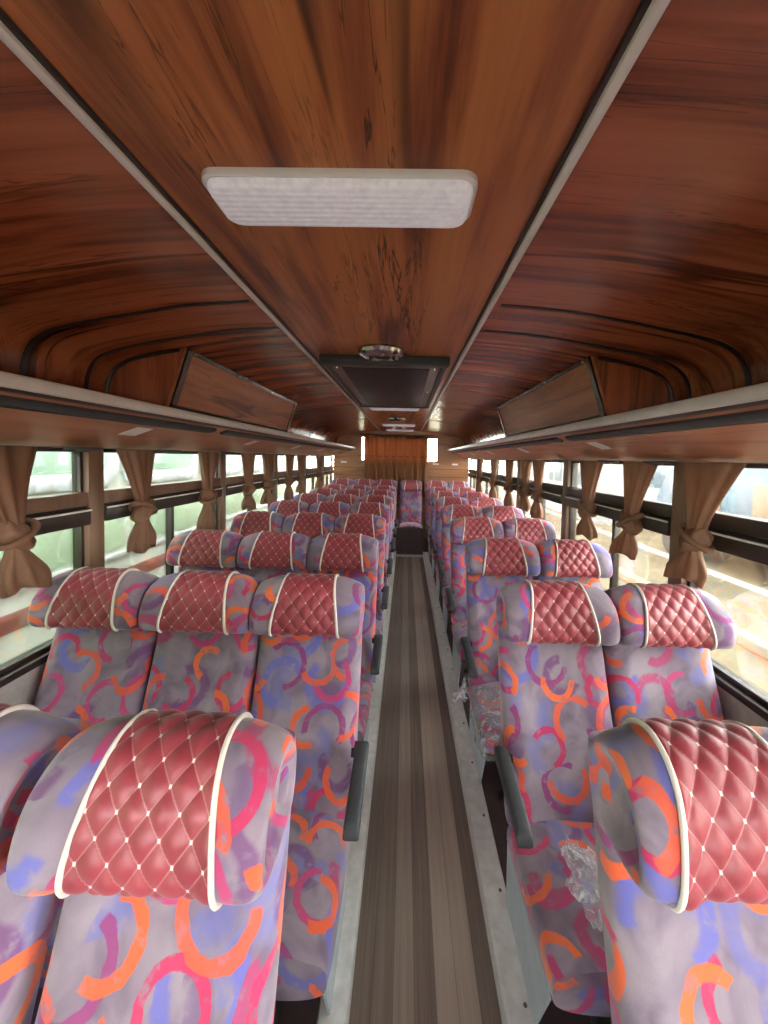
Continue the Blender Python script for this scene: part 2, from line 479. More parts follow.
# ------------------------------------------------------------------ side walls, pillars, windows
POSTS = [-1.90, -0.72, 0.465, 1.64, 2.80, 3.96, 5.12, 6.28]
WT = 0.065
ntrim = 10
for side, xw, sg in (('left', WL, -1), ('right', WR, 1)):
    xo = xw + sg * WT
    a, b = min(xw, xo), max(xw, xo)
    w = MB()
    w.box(a, b, Y0, Y1, -0.95, SILL)
    w.box(a, b, Y0, Y1, HEAD, 2.2)
    struct(w.build('wall_' + side, M['wall_lower'], smooth=False))
    struct(MB().box(min(xw - sg * 0.008, xo), max(xw - sg * 0.008, xo), Y0, Y1, SILL, SILL + 0.03, 0.006).build('trim_%d' % ntrim, M['rail_dark'])); ntrim += 1
    edges = [Y0] + POSTS + [Y1]
    for yp in POSTS:
        w = MB().box(min(xw - sg * 0.012, xo), max(xw - sg * 0.012, xo), yp - 0.042, yp + 0.042, SILL + 0.03, HEAD, 0.006)
        struct(w.build('trim_%d' % ntrim, M['post'])); ntrim += 1
    for k in range(len(edges) - 1):
        ya = edges[k] + (0.042 if k else 0.02); yb = edges[k + 1] - 0.042
        xm = xw + sg * 0.03
        def bx(m, y0, y1, z0, z1, d0, d1, bev=0.003):
            m.box(min(xw + sg * d0, xw + sg * d1), max(xw + sg * d0, xw + sg * d1), y0, y1, z0, z1, bev)
        fr = MB()                                            # dark gasket frame
        bx(fr, ya, ya + 0.016, SILL + 0.03, HEAD, 0.012, 0.05); bx(fr, yb - 0.016, yb, SILL + 0.03, HEAD, 0.012, 0.05)
        bx(fr, ya + 0.016, yb - 0.016, HEAD - 0.018, HEAD, 0.012, 0.05); bx(fr, ya + 0.016, yb - 0.016, SILL + 0.03, SILL + 0.052, 0.012, 0.05)
        wn = struct(fr.build('window_%d' % (k + 1 + (0 if side == 'left' else 10)), M['rail_dark']))
        r = MB(); bx(r, ya, yb, 1.415, 1.472, -0.012, 0.045, 0.006); r.build('window_rail', M['post'] if side == 'left' else M['rail_dark'], wn)
        r = MB(); bx(r, ya, yb, 1.333, 1.406, -0.022, 0.045, 0.006); bx(r, ya, yb, 1.406, 1.415, 0.0, 0.03, 0.001); r.build('sliding_track', M['rail_dark'], wn)
        r = MB(); bx(r, ya, yb, 1.392, 1.400, -0.0265, -0.020, 0.002); r.build('track_lip', M['aluminium'], wn)
        ym = ya + (yb - ya) * (0.46 if side == 'right' else 0.5)
        r = MB(); bx(r, ym - 0.014, ym + 0.014, SILL + 0.052, 1.333, 0.012, 0.048); r.build('sash_divider', M['rail_dark'], wn)
        r = MB(); bx(r, ya + 0.016, yb - 0.016, 1.472, HEAD - 0.018, 0.028, 0.033, 0); r.build('upper_pane', M['glass'], wn, smooth=False)
        for q, (p0, p1) in enumerate(((ya + 0.016, ym - 0.014), (ym + 0.014, yb - 0.016))):
            r = MB(); bx(r, p0, p1, SILL + 0.052, 1.333, 0.026 + 0.008 * q, 0.031 + 0.008 * q, 0); r.build('sliding_pane', M['glass'], wn, smooth=False)

# front end (behind the camera): bulkhead with the windscreen opening
w = MB()
w.box(WL - WT, WR + WT, Y0 - 0.06, Y0, -0.95, 1.08)
w.box(WL - WT, WR + WT, Y0 - 0.06, Y0, 1.64, 2.2)
w.box(WL - WT, WL + 0.08, Y0 - 0.06, Y0, 1.08, 1.64); w.box(WR - 0.08, WR + WT, Y0 - 0.06, Y0, 1.08, 1.64)
struct(w.build('wall_front', M['wall_lower'], smooth=False))

# rear wall with its window
RWX0, RWX1, RWZ0, RWZ1 = -0.86, 0.60, 1.60, 2.02
w = MB()
w.box(WL, WR, Y1, Y1 + 0.06, -0.05, RWZ0)
w.box(WL, RWX0, Y1, Y1 + 0.06, RWZ0, RWZ1); w.box(RWX1, WR, Y1, Y1 + 0.06, RWZ0, RWZ1)
w.box(WL, WR, Y1, Y1 + 0.06, RWZ1, 2.2)
wall_rear = struct(w.build('wall_rear', M['wood_rear'], smooth=False))
for xs in (-1.17, 0.56, 0.92):
    MB().box(xs - 0.055, xs + 0.055, Y1 - 0.004, Y1 - 0.0005, 1.535, 1.565).build('sticker', M['sticker'], wall_rear, smooth=False)
for zz in (1.30, 1.45):
    MB().box(WL + 0.01, WR - 0.01, Y1 - 0.005, Y1 - 0.0005, zz, zz + 0.008).build('panel_joint', M['dark_trim'], wall_rear, smooth=False)
fr = MB()
fr.box(RWX0, RWX0 + 0.02, Y1 + 0.02, Y1 + 0.05, RWZ0, RWZ1); fr.box(RWX1 - 0.02, RWX1, Y1 + 0.02, Y1 + 0.05, RWZ0, RWZ1)
wn = struct(fr.build('window_30', M['rail_dark']))
MB().box(RWX0 + 0.02, RWX1 - 0.02, Y1 + 0.03, Y1 + 0.035, RWZ0, RWZ1).build('pane', M['glass'], wn, smooth=False)

# ------------------------------------------------------------------ ceiling
XS = -0.115
SL, SR = XS - 0.375, XS + 0.375
struct(MB().box(SL, SR, Y0, Y1, HC, HC + 0.03).build('ceiling', M['wood_center'], smooth=False))
cove = [(0.385, 2.15), (0.62, 2.132), (0.87, 2.09), (1.04, 2.055), (1.125, 2.02), (1.165, 1.97), (1.18, 1.90), (1.182, 1.80)]
cv = catmull(cove, 5, closed=False)
GROOVES = [-1.25, 0.0, 1.25, 1.50, 3.75, 5.0, 6.25]
for side, sg in (('left', -1), ('right', 1)):
    wx = (abs((WL if sg < 0 else WR) - XC) - 1.182)
    def cx(x): q = (x - 0.385) / 0.797; return XC + sg * x + (XS + sg * 0.375 - XC - sg * 0.385) * (1 - q) + sg * (wx - 0.085) * q
    inner = [(cx(x), z) for x, z in cv]
    outer = [(cx(x) + sg * 0.012, z + 0.02) for x, z in cv][::-1]
    c = struct(MB().prism(inner + outer, Y0, Y1).build('ceiling_' + side, M['wood_side'], auto=50))
    for gy in GROOVES:
        gi = [(cx(x) - sg * 0.002, z - 0.0025) for x, z in cv[1:]]
        go = [(cx(x) + sg * 0.004, z + 0.004) for x, z in cv[1:]][::-1]
        MB().prism(gi + go, gy - 0.009, gy + 0.009).build('joint_strip', M['dark_trim'], c, auto=50)
# white strips with dark lips along both edges of the centre panel
for i, sg in enumerate((-1, 1)):
    xe = XS + sg * 0.375
    s = MB().box(xe - 0.009, xe + 0.009, Y0, Y1, HC - 0.012, HC + 0.002, 0.004)
    st = struct(s.build('trim_%d' % (4 + i), M['white_trim']))
    MB().box(min(xe - sg * 0.009, xe - sg * 0.018), max(xe - sg * 0.009, xe - sg * 0.018), Y0, Y1, HC - 0.007, HC + 0.002, 0.002).build('dark_lip', M['dark_trim'], st)

# ------------------------------------------------------------------ luggage racks
def rack(sg, label, stick_y, wall_x):
    r = thing('luggage_rack', label, 'luggage rack', (0, 0, 0))
    xe = XC + sg * 0.88
    xw = wall_x - sg * 0.002
    MB().prism([(xe, 1.802), (xe, 1.822), (xw, 1.822), (xw, 1.790)], Y0, Y1 - 0.004).build('shelf', M['wood_end'], r, auto=30)
    A = (xe + sg * 0.004, 1.800); B = (xw - sg * 0.02, HEAD + 0.004)
    MB().prism([A, B, (xw, HEAD + 0.004), (xw, 1.789)], Y0, Y1 - 0.006).build('under_panel', M['wood_panel'], r, auto=30)
    MB().prism([(xe - sg * 0.010, 1.797), (xe - sg * 0.014, 1.801), (xe - sg * 0.014, 1.829), (xe - sg * 0.010, 1.833), (xe + sg * 0.004, 1.833), (xe, 1.797)], Y0, Y1 - 0.004).build('edge_trim', M['white_trim'], r, auto=60)
    d = Vector((B[0] - A[0], 0, B[1] - A[1])).normalized()
    nrm = Vector((d.z, 0, -d.x)) * (1 if sg * d.z * 0 + d.x * -1 < 0 else -1)
    if nrm.z > 0: nrm = -nrm
    def on(t, h, w):      # profile of a strip lying on the sloping underside
        L = sqrt((B[0] - A[0]) ** 2 + (B[1] - A[1]) ** 2)
        p = Vector((A[0], 0, A[1])) + d * (L * t)
        q = p + d * w
        return [(v.x, v.z) for v in (p, p + nrm * h * 0.7, p + d * 0.008 + nrm * h, q - d * 0.008 + nrm * h, q + nrm * h * 0.7, q)]
    MB().prism(on(0.0, 0.006, 0.02), Y0, Y1 - 0.006).build('lower_trim', M['dark_trim'], r, auto=30)
    for a, b in ((-2.8, -0.5), (-0.42, 2.02), (2.14, 4.58), (4.70, 7.10)):
        h = MB().prism(on(0.115, 0.014, 0.042), a, b).build('air_duct_strip', M['black_plastic'], r, auto=30)
        MB().prism(on(0.215, 0.012, 0.010), a + 0.01, b - 0.01).build('chrome_bead', M['chrome'] if sg > 0 else M['dark_trim'], h, auto=30)
    for y in stick_y:
        MB().prism(on(0.36, 0.0012, 0.09), y - 0.05, y + 0.05).build('sticker', M['sticker'], r, smooth=False)
    return r
rack(-1, 'long wooden luggage rack with a pale edge above the three-seat rows', [0.38, 1.60, 2.80, 3.95, 5.10, 6.2], WL)
rack(1, 'long wooden luggage rack with a pale edge above the two-seat rows', [0.70, 1.93, 3.16, 4.40, 5.6], WR)

# overhead compartments with tilted lids in the racks
def locker(sg, label):
    r = thing('overhead_compartment', label, 'compartment', (0, 0, 0))
    ya, yb = 1.60, 3.2
    yl = ya - 0.008
    bx_, bz = XC + sg * 0.935, 1.836
    tx, tz = XC + sg * 0.850, 2.102
    top = [p for p in cv if 0.862 <= p[0]]
    top = [(x + 0.012, z) for x, z in top]
    prof = [(bx_, bz), (tx, tz)] + [(XC + sg * (x - 0.006), z - 0.006) for x, z in top if z > 1.84] + [(XC + sg * 1.17, bz)]
    MB().prism(prof, ya, yb).build('body', M['wood_end'], r, auto=30)
    edge = [(XC + sg * (x - 0.010), ya - 0.004, z - 0.010) for x, z in top if z > 1.84]
    MB().tube(edge, 0.007, 6).build('edge_bead', M['dark_trim'], r)
    d = Vector((tx - bx_, 0, tz - bz)); L = d.length; d.normalize()
    n = Vector((-sg * d.z, 0, 0)) + Vector((0, 0, d.x * sg))
    n = Vector((d.z, 0, -d.x));
    if n.x * sg > 0: n = -n
    def P(t, h): 
        v = Vector((bx_, 0, bz)) + d * (t * L) + n * h
        return (v.x, v.z)
    lid = MB().prism([P(0.02, 0.001), P(0.02, 0.014), P(0.97, 0.014), P(0.97, 0.001)], yl + 0.01, yb - 0.01).build('lid', M['wood_lid'], r, auto=30)
    f = MB()
    f.prism([P(0.90, 0.014), P(0.905, 0.021), P(0.965, 0.021), P(0.97, 0.014)], yl + 0.01, yb - 0.01)
    f.prism([P(0.02, 0.014), P(0.025, 0.021), P(0.085, 0.021), P(0.09, 0.014)], yl + 0.01, yb - 0.01)
    f.prism([P(0.02, 0.014), P(0.03, 0.022), P(0.96, 0.022), P(0.97, 0.014)], yl + 0.01, yl + 0.045)
    f.prism([P(0.02, 0.014), P(0.03, 0.022), P(0.96, 0.022), P(0.97, 0.014)], yb - 0.045, yb - 0.01)
    f.build('lid_frame', M['lid_frame'], lid, auto=30)
    for yy in (yl + 0.06, yl + 0.5, yl + 1.0, yb - 0.06):
        v = Vector((bx_, yy, bz)) + d * (0.935 * L) + n * 0.023
        MB().box(v.x - 0.006, v.x + 0.006, v.y - 0.01, v.y + 0.01, v.z - 0.006, v.z + 0.006, 0.003).build('lid_clip', M['chrome'], lid)
M['lid_frame'] = plain('dark_bronze_trim', (70, 56, 48), 0.25, 0.7, var=0.1)
locker(-1, 'wooden overhead compartment with chrome-edged lid above the three-seat rows')
locker(1, 'wooden overhead compartment with metal-edged lid above the two-seat rows')

# little air outlets under the racks
ns = ['nearest', 'second', 'third', 'fourth', 'fifth', 'sixth']
for side, sg, ys, rows in (('three-seat', -1, (1.50, 2.05, 2.72, 3.32), WL), ('two-seat', 1, (1.69, 2.10, 2.75, 3.42), WR)):
    for i, y in enumerate(ys):
        v = thing('air_outlet', 'small dark oval air outlet over the %s side windows, %s one from the camera' % (side, ns[i]), 'air outlet', (rows - sg * 0.075, y, HEAD - 0.004), 'air outlets under the luggage racks')
        MB().lathe([(0.001, -0.004), (0.035, -0.006), (0.05, -0.004), (0.055, 0.003), (0.055, 0.0075)], (0, 0, 0), 20, 0.8, 1.5).build('bezel', M['black_plastic'], v)
        MB().lathe([(0.001, -0.013), (0.018, -0.011), (0.024, -0.004)], (0, 0, 0), 14).build('nozzle', M['dark_trim'], v)

# ------------------------------------------------------------------ ceiling lamps, speakers, grille
def rrect(w, d, r, n=6):
    pts = []
    for cx, cy, a0 in ((w - r, d - r, 0), (-w + r, d - r, 90), (-w + r, -d + r, 180), (w - r, -d + r, 270)):
        for k in range(n + 1):
            a = math.radians(a0 + 90 * k / n); pts.append((cx + r * cos(a), cy + r * sin(a)))
    return pts
def lamp(y, label):
    t = thing('ceiling_lamp', label, 'ceiling lamp', (-0.134 + 0.002 * y, y, HC), 'ceiling lamps')
    m = MB(); o_ = rrect(0.25, 0.068, 0.032)
    m.loft([[(px, py, 0.0) for px, py in o_], [(px, py, -0.010) for px, py in o_], [(px * 0.985, py * 0.96, -0.014) for px, py in o_], [(px * 0.975, py * 0.93, -0.012) for px, py in o_]])
    m.build('base', M['lamp_base'], t)
    m = MB(); o_ = rrect(0.242, 0.061, 0.029)
    m.loft([[(px, py, -0.012) for px, py in o_], [(px, py, -0.019) for px, py in o_], [(px * 0.985, py * 0.93, -0.026) for px, py in o_], [(px * 0.95, py * 0.78, -0.029) for px, py in o_]])
    m.build('lens', M['lens'], t, auto=60)
    return t
lamp(0.748, 'large white oblong ceiling lamp nearest the camera')
lamp(3.80, 'white ceiling lamp just behind the black air grille')
lamp(5.72, 'white ceiling lamp between the two far ceiling speakers')
lamp(6.75, 'white ceiling lamp closest to the rear curtain')
def speaker(y, label):
    t = thing('ceiling_speaker', label, 'speaker', (XS - 0.012, y, HC), 'ceiling speakers')
    MB().lathe([(0.075, 0.0), (0.108, 0.0), (0.110, -0.010), (0.102, -0.024), (0.085, -0.030), (0.076, -0.022)], (0, 0, 0), 40).build('rim', M['chrome'], t)
    MB().lathe([(0.076, -0.002), (0.060, -0.010), (0.03, -0.004), (0.0005, -0.003)], (0, 0, 0), 40).build('cone', M['black_plastic'], t)
    MB().lathe([(0.034, -0.006), (0.032, -0.016), (0.018, -0.024), (0.0005, -0.026)], (0, 0, 0), 28).build('dome', M['chrome'], t)
    for k in range(4):
        a = pi / 4 + k * pi / 2
        MB().tube([(0.07 * cos(a), 0.07 * sin(a), -0.02), (0.104 * cos(a), 0.104 * sin(a), -0.027)], 0.008, 8).build('rim_lug', M['black_plastic'], t)
speaker(1.80, 'round chrome ceiling speaker in front of the black air grille')
speaker(4.80, 'small round ceiling speaker behind the second lamp')
speaker(6.20, 'small round ceiling speaker ahead of the rearmost lamp')
g = thing('air_conditioner_grille', 'black and brown air conditioner grille set in the ceiling centre', 'air grille', (XS - 0.003, 0, HC))
m = MB()
m.prism([(-0.322, 0.0), (-0.322, -0.020), (-0.306, -0.036), (-0.285, -0.036), (-0.285, 0.0)], 1.92, 3.55)
m.prism([(0.322, 0.0), (0.322, -0.020), (0.306, -0.036), (0.285, -0.036), (0.285, 0.0)], 1.92, 3.55)
m.box(-0.322, 0.322, 1.88, 1.95, -0.042, 0.0, 0.006); m.box(-0.322, 0.322, 3.52, 3.58, -0.036, 0.0, 0.006)
m.build('frame', M['black_plastic'], g, auto=35)
m = MB(); m.box(-0.285, 0.285, 1.95, 3.52, -0.030, 0.0)
m.build('cover_plate', M['grille_plate'] if 'grille_plate' in M else plain('brown_grille_plate', (96, 66, 56), 0.4, 0.1), g, smooth=False)
m = MB(); m.box(-0.232, 0.232, 2.02, 3.46, -0.034, -0.028, 0.003)
m.build('mesh_grille', M['grille'], g)
for sx in (-0.258, 0.258):
    for yy in (2.02, 2.7, 3.4):
        MB().lathe([(0.0003, -0.036), (0.007, -0.035), (0.009, -0.029)], (sx, yy, 0), 10).build('screw', M['chrome'], g)

# ------------------------------------------------------------------ seats
def superring(w, d, n, p=3.2):
    out = []
    for k in range(n):
        a = 2 * pi * k / n + pi / 2            # starts at +y (the back), so the UV seam is hidden
        cx, sy = cos(a), sin(a)
        out.append((w * math.copysign(abs(cx) ** (2 / p), cx), d * math.copysign(abs(sy) ** (2 / p), sy)))
    return out
def ring_uv(ring3, v):
    us = [0.0]
    n = len(ring3)
    for k in range(n):
        a = Vector(ring3[k]); b = Vector(ring3[(k + 1) % n])
        us.append(us[-1] + (b - a).length)
    return [(u, v) for u in us]

def back_mesh():
    rings, uvs = [], []
    zs = [0.425, 0.43, 0.445, 0.47] + [0.50 + 0.6 * i / 16 for i in range(1, 16)] + [1.095, 1.11, 1.115]
    for i, z in enumerate(zs):
        t = (z - 0.46) / 0.65
        e = min(i, len(zs) - 1 - i)
        s = {0: 0.80, 1: 0.90, 2: 0.97}.get(e, 1.0)
        w = (0.1945 - 0.005 * sstep(0.6, 1.0, t)) * (0.94 + 0.06 * s) 
        th = 0.052 * s
        yf = 0.055 + 0.225 * t                      # centre line, reclined
        lumbar = -0.014 * math.exp(-((t - 0.28) / 0.2) ** 2)
        ring = []
        for x, y in superring(w, th, 48, 3.6):
            yy = y
            if y < 0:
                q = abs(x) / w
                yy += lumbar + 0.010 * (1 - q * q) * 1.0 - 0.006 * math.exp(-((q - 0.72) / 0.16) ** 2)
            ring.append((x, yf + yy, z))
        rings.append(ring); uvs.append(ring_uv(ring, z))
    m = MB(); m.loft(rings, uvs=uvs)
    return m

HP = [(0.092, 1.010), (0.072, 1.038), (0.080, 1.088), (0.102, 1.140), (0.138, 1.180), (0.186, 1.192), (0.232, 1.170), (0.256, 1.120), (0.252, 1.056), (0.222, 1.014), (0.150, 1.000)]
HP = [(y_ + 0.030, z_) for y_, z_ in HP]
HPROF = catmull(HP, 6, True)
HC0 = (sum(p[0] for p in HPROF) / len(HPROF), sum(p[1] for p in HPROF) / len(HPROF))
def head_point(px, pz, x, w=0.1965):
    q = abs(x) / w
    e = max(0.0, min(1.0, (abs(x) - (w - 0.032)) / 0.032))
    s = 0.83 + 0.17 * sqrt(max(0.0, 1 - e * e))
    # wings of the roll swell forward beside the cover
    swell = -0.014 * sstep(0.45, 0.75, q) * (1 if px < HC0[0] else 0) * min(1.0, (HC0[0] - px) / 0.05 if px < HC0[0] else 0)
    # top corners drop towards the ends
    drop = -0.020 * sstep(0.55, 1.0, q) * sstep(1.06, 1.19, pz)
    return (x, HC0[0] + (px + swell - HC0[0]) * s, HC0[1] - 0.012 * (1 - s) + (pz + drop - HC0[1]) * s)
def head_mesh():
    rings, uvs = [], []
    xs = [-0.1965, -0.196, -0.194, -0.190, -0.183, -0.174, -0.164] + [-0.15 + 0.30 * i / 20 for i in range(21)] + [0.164, 0.174, 0.183, 0.190, 0.194, 0.196, 0.1965]
    # dished end faces
    def ring_at(x): return [head_point(p[0], p[1], x) for p in HPROF]
    rs = [ring_at(x) for x in xs]
    def dish(r, f, dx):
        c = sum((Vector(p) for p in r), Vector()) / len(r)
        return [tuple(c + (Vector(p) - c) * f + Vector((dx, 0, 0))) for p in r]
    rs = [dish(rs[0], 0.30, 0.022), dish(rs[0], 0.62, 0.020), dish(rs[0], 0.74, 0.012), dish(rs[0], 0.86, 0.001), dish(rs[0], 0.995, 0.0)] + rs + [dish(rs[-1], 0.995, 0.0), dish(rs[-1], 0.86, -0.001), dish(rs[-1], 0.74, -0.012), dish(rs[-1], 0.62, -0.020), dish(rs[-1], 0.30, -0.022)]
    vx = [None] * 5 + xs + [None] * 5
    for r, x in zip(rs, vx):
        rings.append(r)
        us = ring_uv(r, 0)
        mid = ring_at(0)
        ref = ring_uv(mid, 0)
        uvs.append([(x, u[0]) for u in ref] if x is not None else [(p[1] + 0.5, p[2]) for p in r] + [(r[0][1] + 0.5, r[0][2])])
    m = MB(); m.loft(rings, uvs=uvs)
    return m
# arc of the profile covered by the quilted leatherette: bottom front up and over to the back
COV = HPROF[0:46]
COVL = [0.0]
for a_, b_ in zip(COV, COV[1:]): COVL.append(COVL[-1] + sqrt((a_[0] - b_[0]) ** 2 + (a_[1] - b_[1]) ** 2))
def cov_at(s):
    s = max(0.0, min(COVL[-1], s))
    for i in range(len(COVL) - 1):
        if s <= COVL[i + 1]:
            t = (s - COVL[i]) / (COVL[i + 1] - COVL[i])
            return tuple(a + (b - a) * t for a, b in zip(COV[i], COV[i + 1]))
    return COV[-1]
def cov_norm(s):
    a, b = cov_at(s - 0.004), cov_at(s + 0.004)
    d = Vector((b[0] - a[0], b[1] - a[1])).normalized()
    return (-d.y, d.x) if (-d.y * -1) > 0 else (-d.y, d.x)
def cov_half(s): return 0.119 - 0.027 * sstep(0.0, 0.24, s)
COVOFF = 0.0
def cov_point(u, s, h):
    """u -1..1 across, s along the profile, h height above the roll"""
    x = u * cov_half(s) + COVOFF
    p = cov_at(s); n = cov_norm(s)
    b = head_point(p[0], p[1], x)
    return (b[0], b[1] + n[0] * h, b[2] + n[1] * h)
# make the profile normal point outward
_t = cov_norm(0.1); _p = cov_at(0.1)
NSIGN = 1 if (_p[0] + _t[0] * 0.01 - HC0[0]) ** 2 + (_p[1] + _t[1] * 0.01 - HC0[1]) ** 2 > (_p[0] - HC0[0]) ** 2 + (_p[1] - HC0[1]) ** 2 else -1
def cover_mesh():
    nu, nv = 48, 96
    S = COVL[-1]
    rows_, uvs = [], []
    for j in range(nv + 1):
        s = S * j / nv
        row, uvr = [], []
        for i in range(nu + 1):
            u = -1 + 2 * i / nu
            x = u * 0.118                                  # quilting keeps its size; the cover is cut to a taper
            x = u * cov_half(s)
            a = x / QA + s / QB; b = x / QA - s / QB
            puff = (abs(sin(pi * a)) * abs(sin(pi * b))) ** 0.55
            edge = min(1.0, (1 - abs(u)) / 0.05, s / 0.008 if s < 0.008 else 1.0)
            h = 0.003 + 0.0062 * puff * edge
            row.append(cov_point(u, s, h * NSIGN)); uvr.append((x, s))
        rows_.append(row); uvs.append(uvr)
    m = MB(); m.loft(rows_, closed=False, uvs=uvs)
    return m
def piping_mesh(sg):
    S = COVL[-1]
    pts = [cov_point(sg * 1.01, S * j / 60, 0.004 * NSIGN) for j in range(61)]
    return MB().tube(pts, 0.0048, 8)

def cushion_mesh():
    rings, uvs = [], []
    ys = [0.030, 0.020, 0.0] + [-0.315 * i / 12 for i in range(1, 13)] + [-0.335, -0.349, -0.357]
    for i, y in enumerate(ys):
        f = sstep(-0.285, -0.360, y)
        e = {0: 0.90, 1: 0.97}.get(i, 1.0)
        hgt = 0.068 * (1 - 0.22 * f) * e
        w = 0.193 * (1 - 0.03 * f)
        zc = 0.385 + 0.012 * sstep(0, -0.35, y) - 0.006 * f
        ring = []
        for x, z in superring(w, hgt, 44, 3.4):
            zz = -z                                            # seam underneath
            q = abs(x) / w
            if zz > 0: zz += 0.008 * (1 - q * q) - 0.004 * math.exp(-((q - 0.75) / 0.15) ** 2)
            ring.append((x, y, zc + zz))
        rings.append(ring); uvs.append(ring_uv(ring, y))
    m = MB(); m.loft(rings, uvs=uvs)
    return m

def leg_mesh(y):
    m = MB()
    m.box(-0.15, 0.15, y - 0.018, y + 0.018, 0.295, 0.318, 0.004)
    m.box(-0.045, -0.010, y - 0.018, y + 0.018, PLAT + 0.012, 0.30, 0.004)
    m.box(0.010, 0.045, y - 0.018, y + 0.018, PLAT + 0.012, 0.30, 0.004)
    m.box(-0.10, 0.10, y - 0.022, y + 0.022, PLAT + 0.0005, PLAT + 0.014, 0.004)
    return m
def armrest_mesh(sg):
    m = MB()
    x0 = sg * 0.222
    path = [(-0.235, 0.628, 0.012), (-0.230, 0.632, 0.020), (-0.215, 0.638, 0.024), (-0.15, 0.648, 0.025), (-0.08, 0.656, 0.026), (-0.02, 0.664, 0.027), (0.030, 0.668, 0.026), (0.042, 0.668, 0.018)]
    rings = []
    for y, z, h in path:
        ring = [(x0 + a, y, z + b * h / 0.024 * 0.9) for a, b in superring(0.022, 0.024, 20, 4.0)]
        rings.append(ring)
    m.loft(rings)
    return m
def arm_bracket_mesh(sg):
    m = MB()
    m.box(min(sg * 0.1955, sg * 0.203), max(sg * 0.1955, sg * 0.203), 0.01, 0.05, 0.50, 0.68, 0.004)
    m.tube([(sg * 0.186, 0.025, 0.655), (sg * 0.232, 0.025, 0.655)], 0.014, 12)
    return m
def side_panel_mesh(sg):
    m = MB()
    x0, x1 = sorted((sg * 0.164, sg * 0.172))
    prof = [(-0.22, PLAT + 0.012), (0.08, PLAT + 0.012), (0.09, 0.30), (0.06, 0.318), (-0.25, 0.318), (-0.30, 0.29)]
    m.loft([[(x0, y, z) for y, z in prof], [(x1, y, z) for y, z in prof]])
    return m

def make_seat(kind, label, loc):
    """kind: 0 no armrest, +1 armrest on the +x side, -1 on the -x side"""
    r = thing('bus_seat', label, 'seat', loc, 'patterned bus seats')
    SH = make_seat.shared
    def part(name, fn, mat, par, **kw):
        key = (name, kw.get('key'))
        if key in SH:
            o = bpy.data.objects.new(name, SH[key]); C.objects.link(o); o.parent = par
        else:
            o = fn().build(name, mat, par, auto=kw.get('auto', 60)); SH[key] = o.data
        return o
    part('backrest', back_mesh, M['fabric'], r)
    h = part('headrest', head_mesh, M['fabric'], r, auto=80)
    c = part('quilted_cover', cover_mesh, M['quilt'], h, auto=180); 
    for sg in (-1, 1): part('piping', lambda: piping_mesh(sg), M['piping'], h, key=sg)
    part('cushion', cushion_mesh, M['fabric'], r)
    for q, y in ((0, -0.28), (1, -0.02)): part('leg', lambda: leg_mesh(y), M['black_metal'], r, key=q, auto=30)
    if kind:
        a = part('armrest', lambda: armrest_mesh(kind), M['black_plastic'], r, key=kind, auto=50)
        part('pivot_bracket', lambda: arm_bracket_mesh(kind), M['black_metal'], a, key=kind, auto=35)
        part('side_panel', lambda: side_panel_mesh(kind), M['pale_metal'], r, key=kind, auto=30)
    return r
make_seat.shared = {}
ORD = ['nearest', 'second', 'third', 'fourth', 'fifth', 'sixth', 'seventh', 'eighth']
def seat_label(bench, place, k):
    where = {'w': 'window seat', 'm': 'middle seat', 'a': 'aisle seat'}[place]
    return 'purple ring-patterned %s with maroon quilted headrest in the %s %s row' % (where, ORD[k], bench)
protos = {}
places = []
for k in range(8):
    for x, kind, bench, pl in ((LX[0], 1, 'three-seat', 'a'), (LX[1], 0, 'three-seat', 'm'), (LX[2], 0, 'three-seat', 'w'), (RX[0], -1, 'two-seat', 'a'), (RX[1], 0, 'two-seat', 'w')):
        dx, dy = (0, 0)
        if k == 0: dx, dy = ((-0.026, -0.02) if x < 0 else (-0.020, 0.005))
        places.append((x + dx, rowy(k) + dy, kind, seat_label(bench, pl, k)))
rear_names = {0: 'third', 1: 'second', 2: 'end'}
yr = rowy(8)
places += [(LX[2], yr, 0, 'purple rear bench seat in the corner on the three-seat side by the window'),
           (LX[1], yr, 0, 'purple rear bench seat next to the corner one on the three-seat side'),
           (LX[0], yr, 0, 'purple rear bench seat just to the three-seat side of the central one'),
           (0.104, yr, 0, 'purple rear bench seat facing straight down the aisle'),
           (RX[0], yr, 0, 'purple rear bench seat just to the two-seat side of the central one'),
           (RX[1], yr, 0, 'purple rear bench seat in the corner on the two-seat side by the window')]
for x, y, kind, lab in places:
    if kind not in protos:
        protos[kind] = make_seat(kind, lab, (x, y, 0))
        km = kid_map()
    elif abs(x - 0.104) < 1e-6:
        # the central seat of the rear bench stands on the covered base: no legs of its own
        r = thing('bus_seat', lab, 'seat', (x, y, REARUP), 'patterned bus seats')
        for ch in km[protos[0].name]:
            if ch.name.startswith('leg'): continue
            c = ch.copy(); C.objects.link(c); c.parent = r
            for g2 in km.get(ch.name, ()):
                d2 = g2.copy(); C.objects.link(d2); d2.parent = c
        continue
    else:
        dup(protos[kind], (x, y, REARUP if y == yr else 0), lab, km)

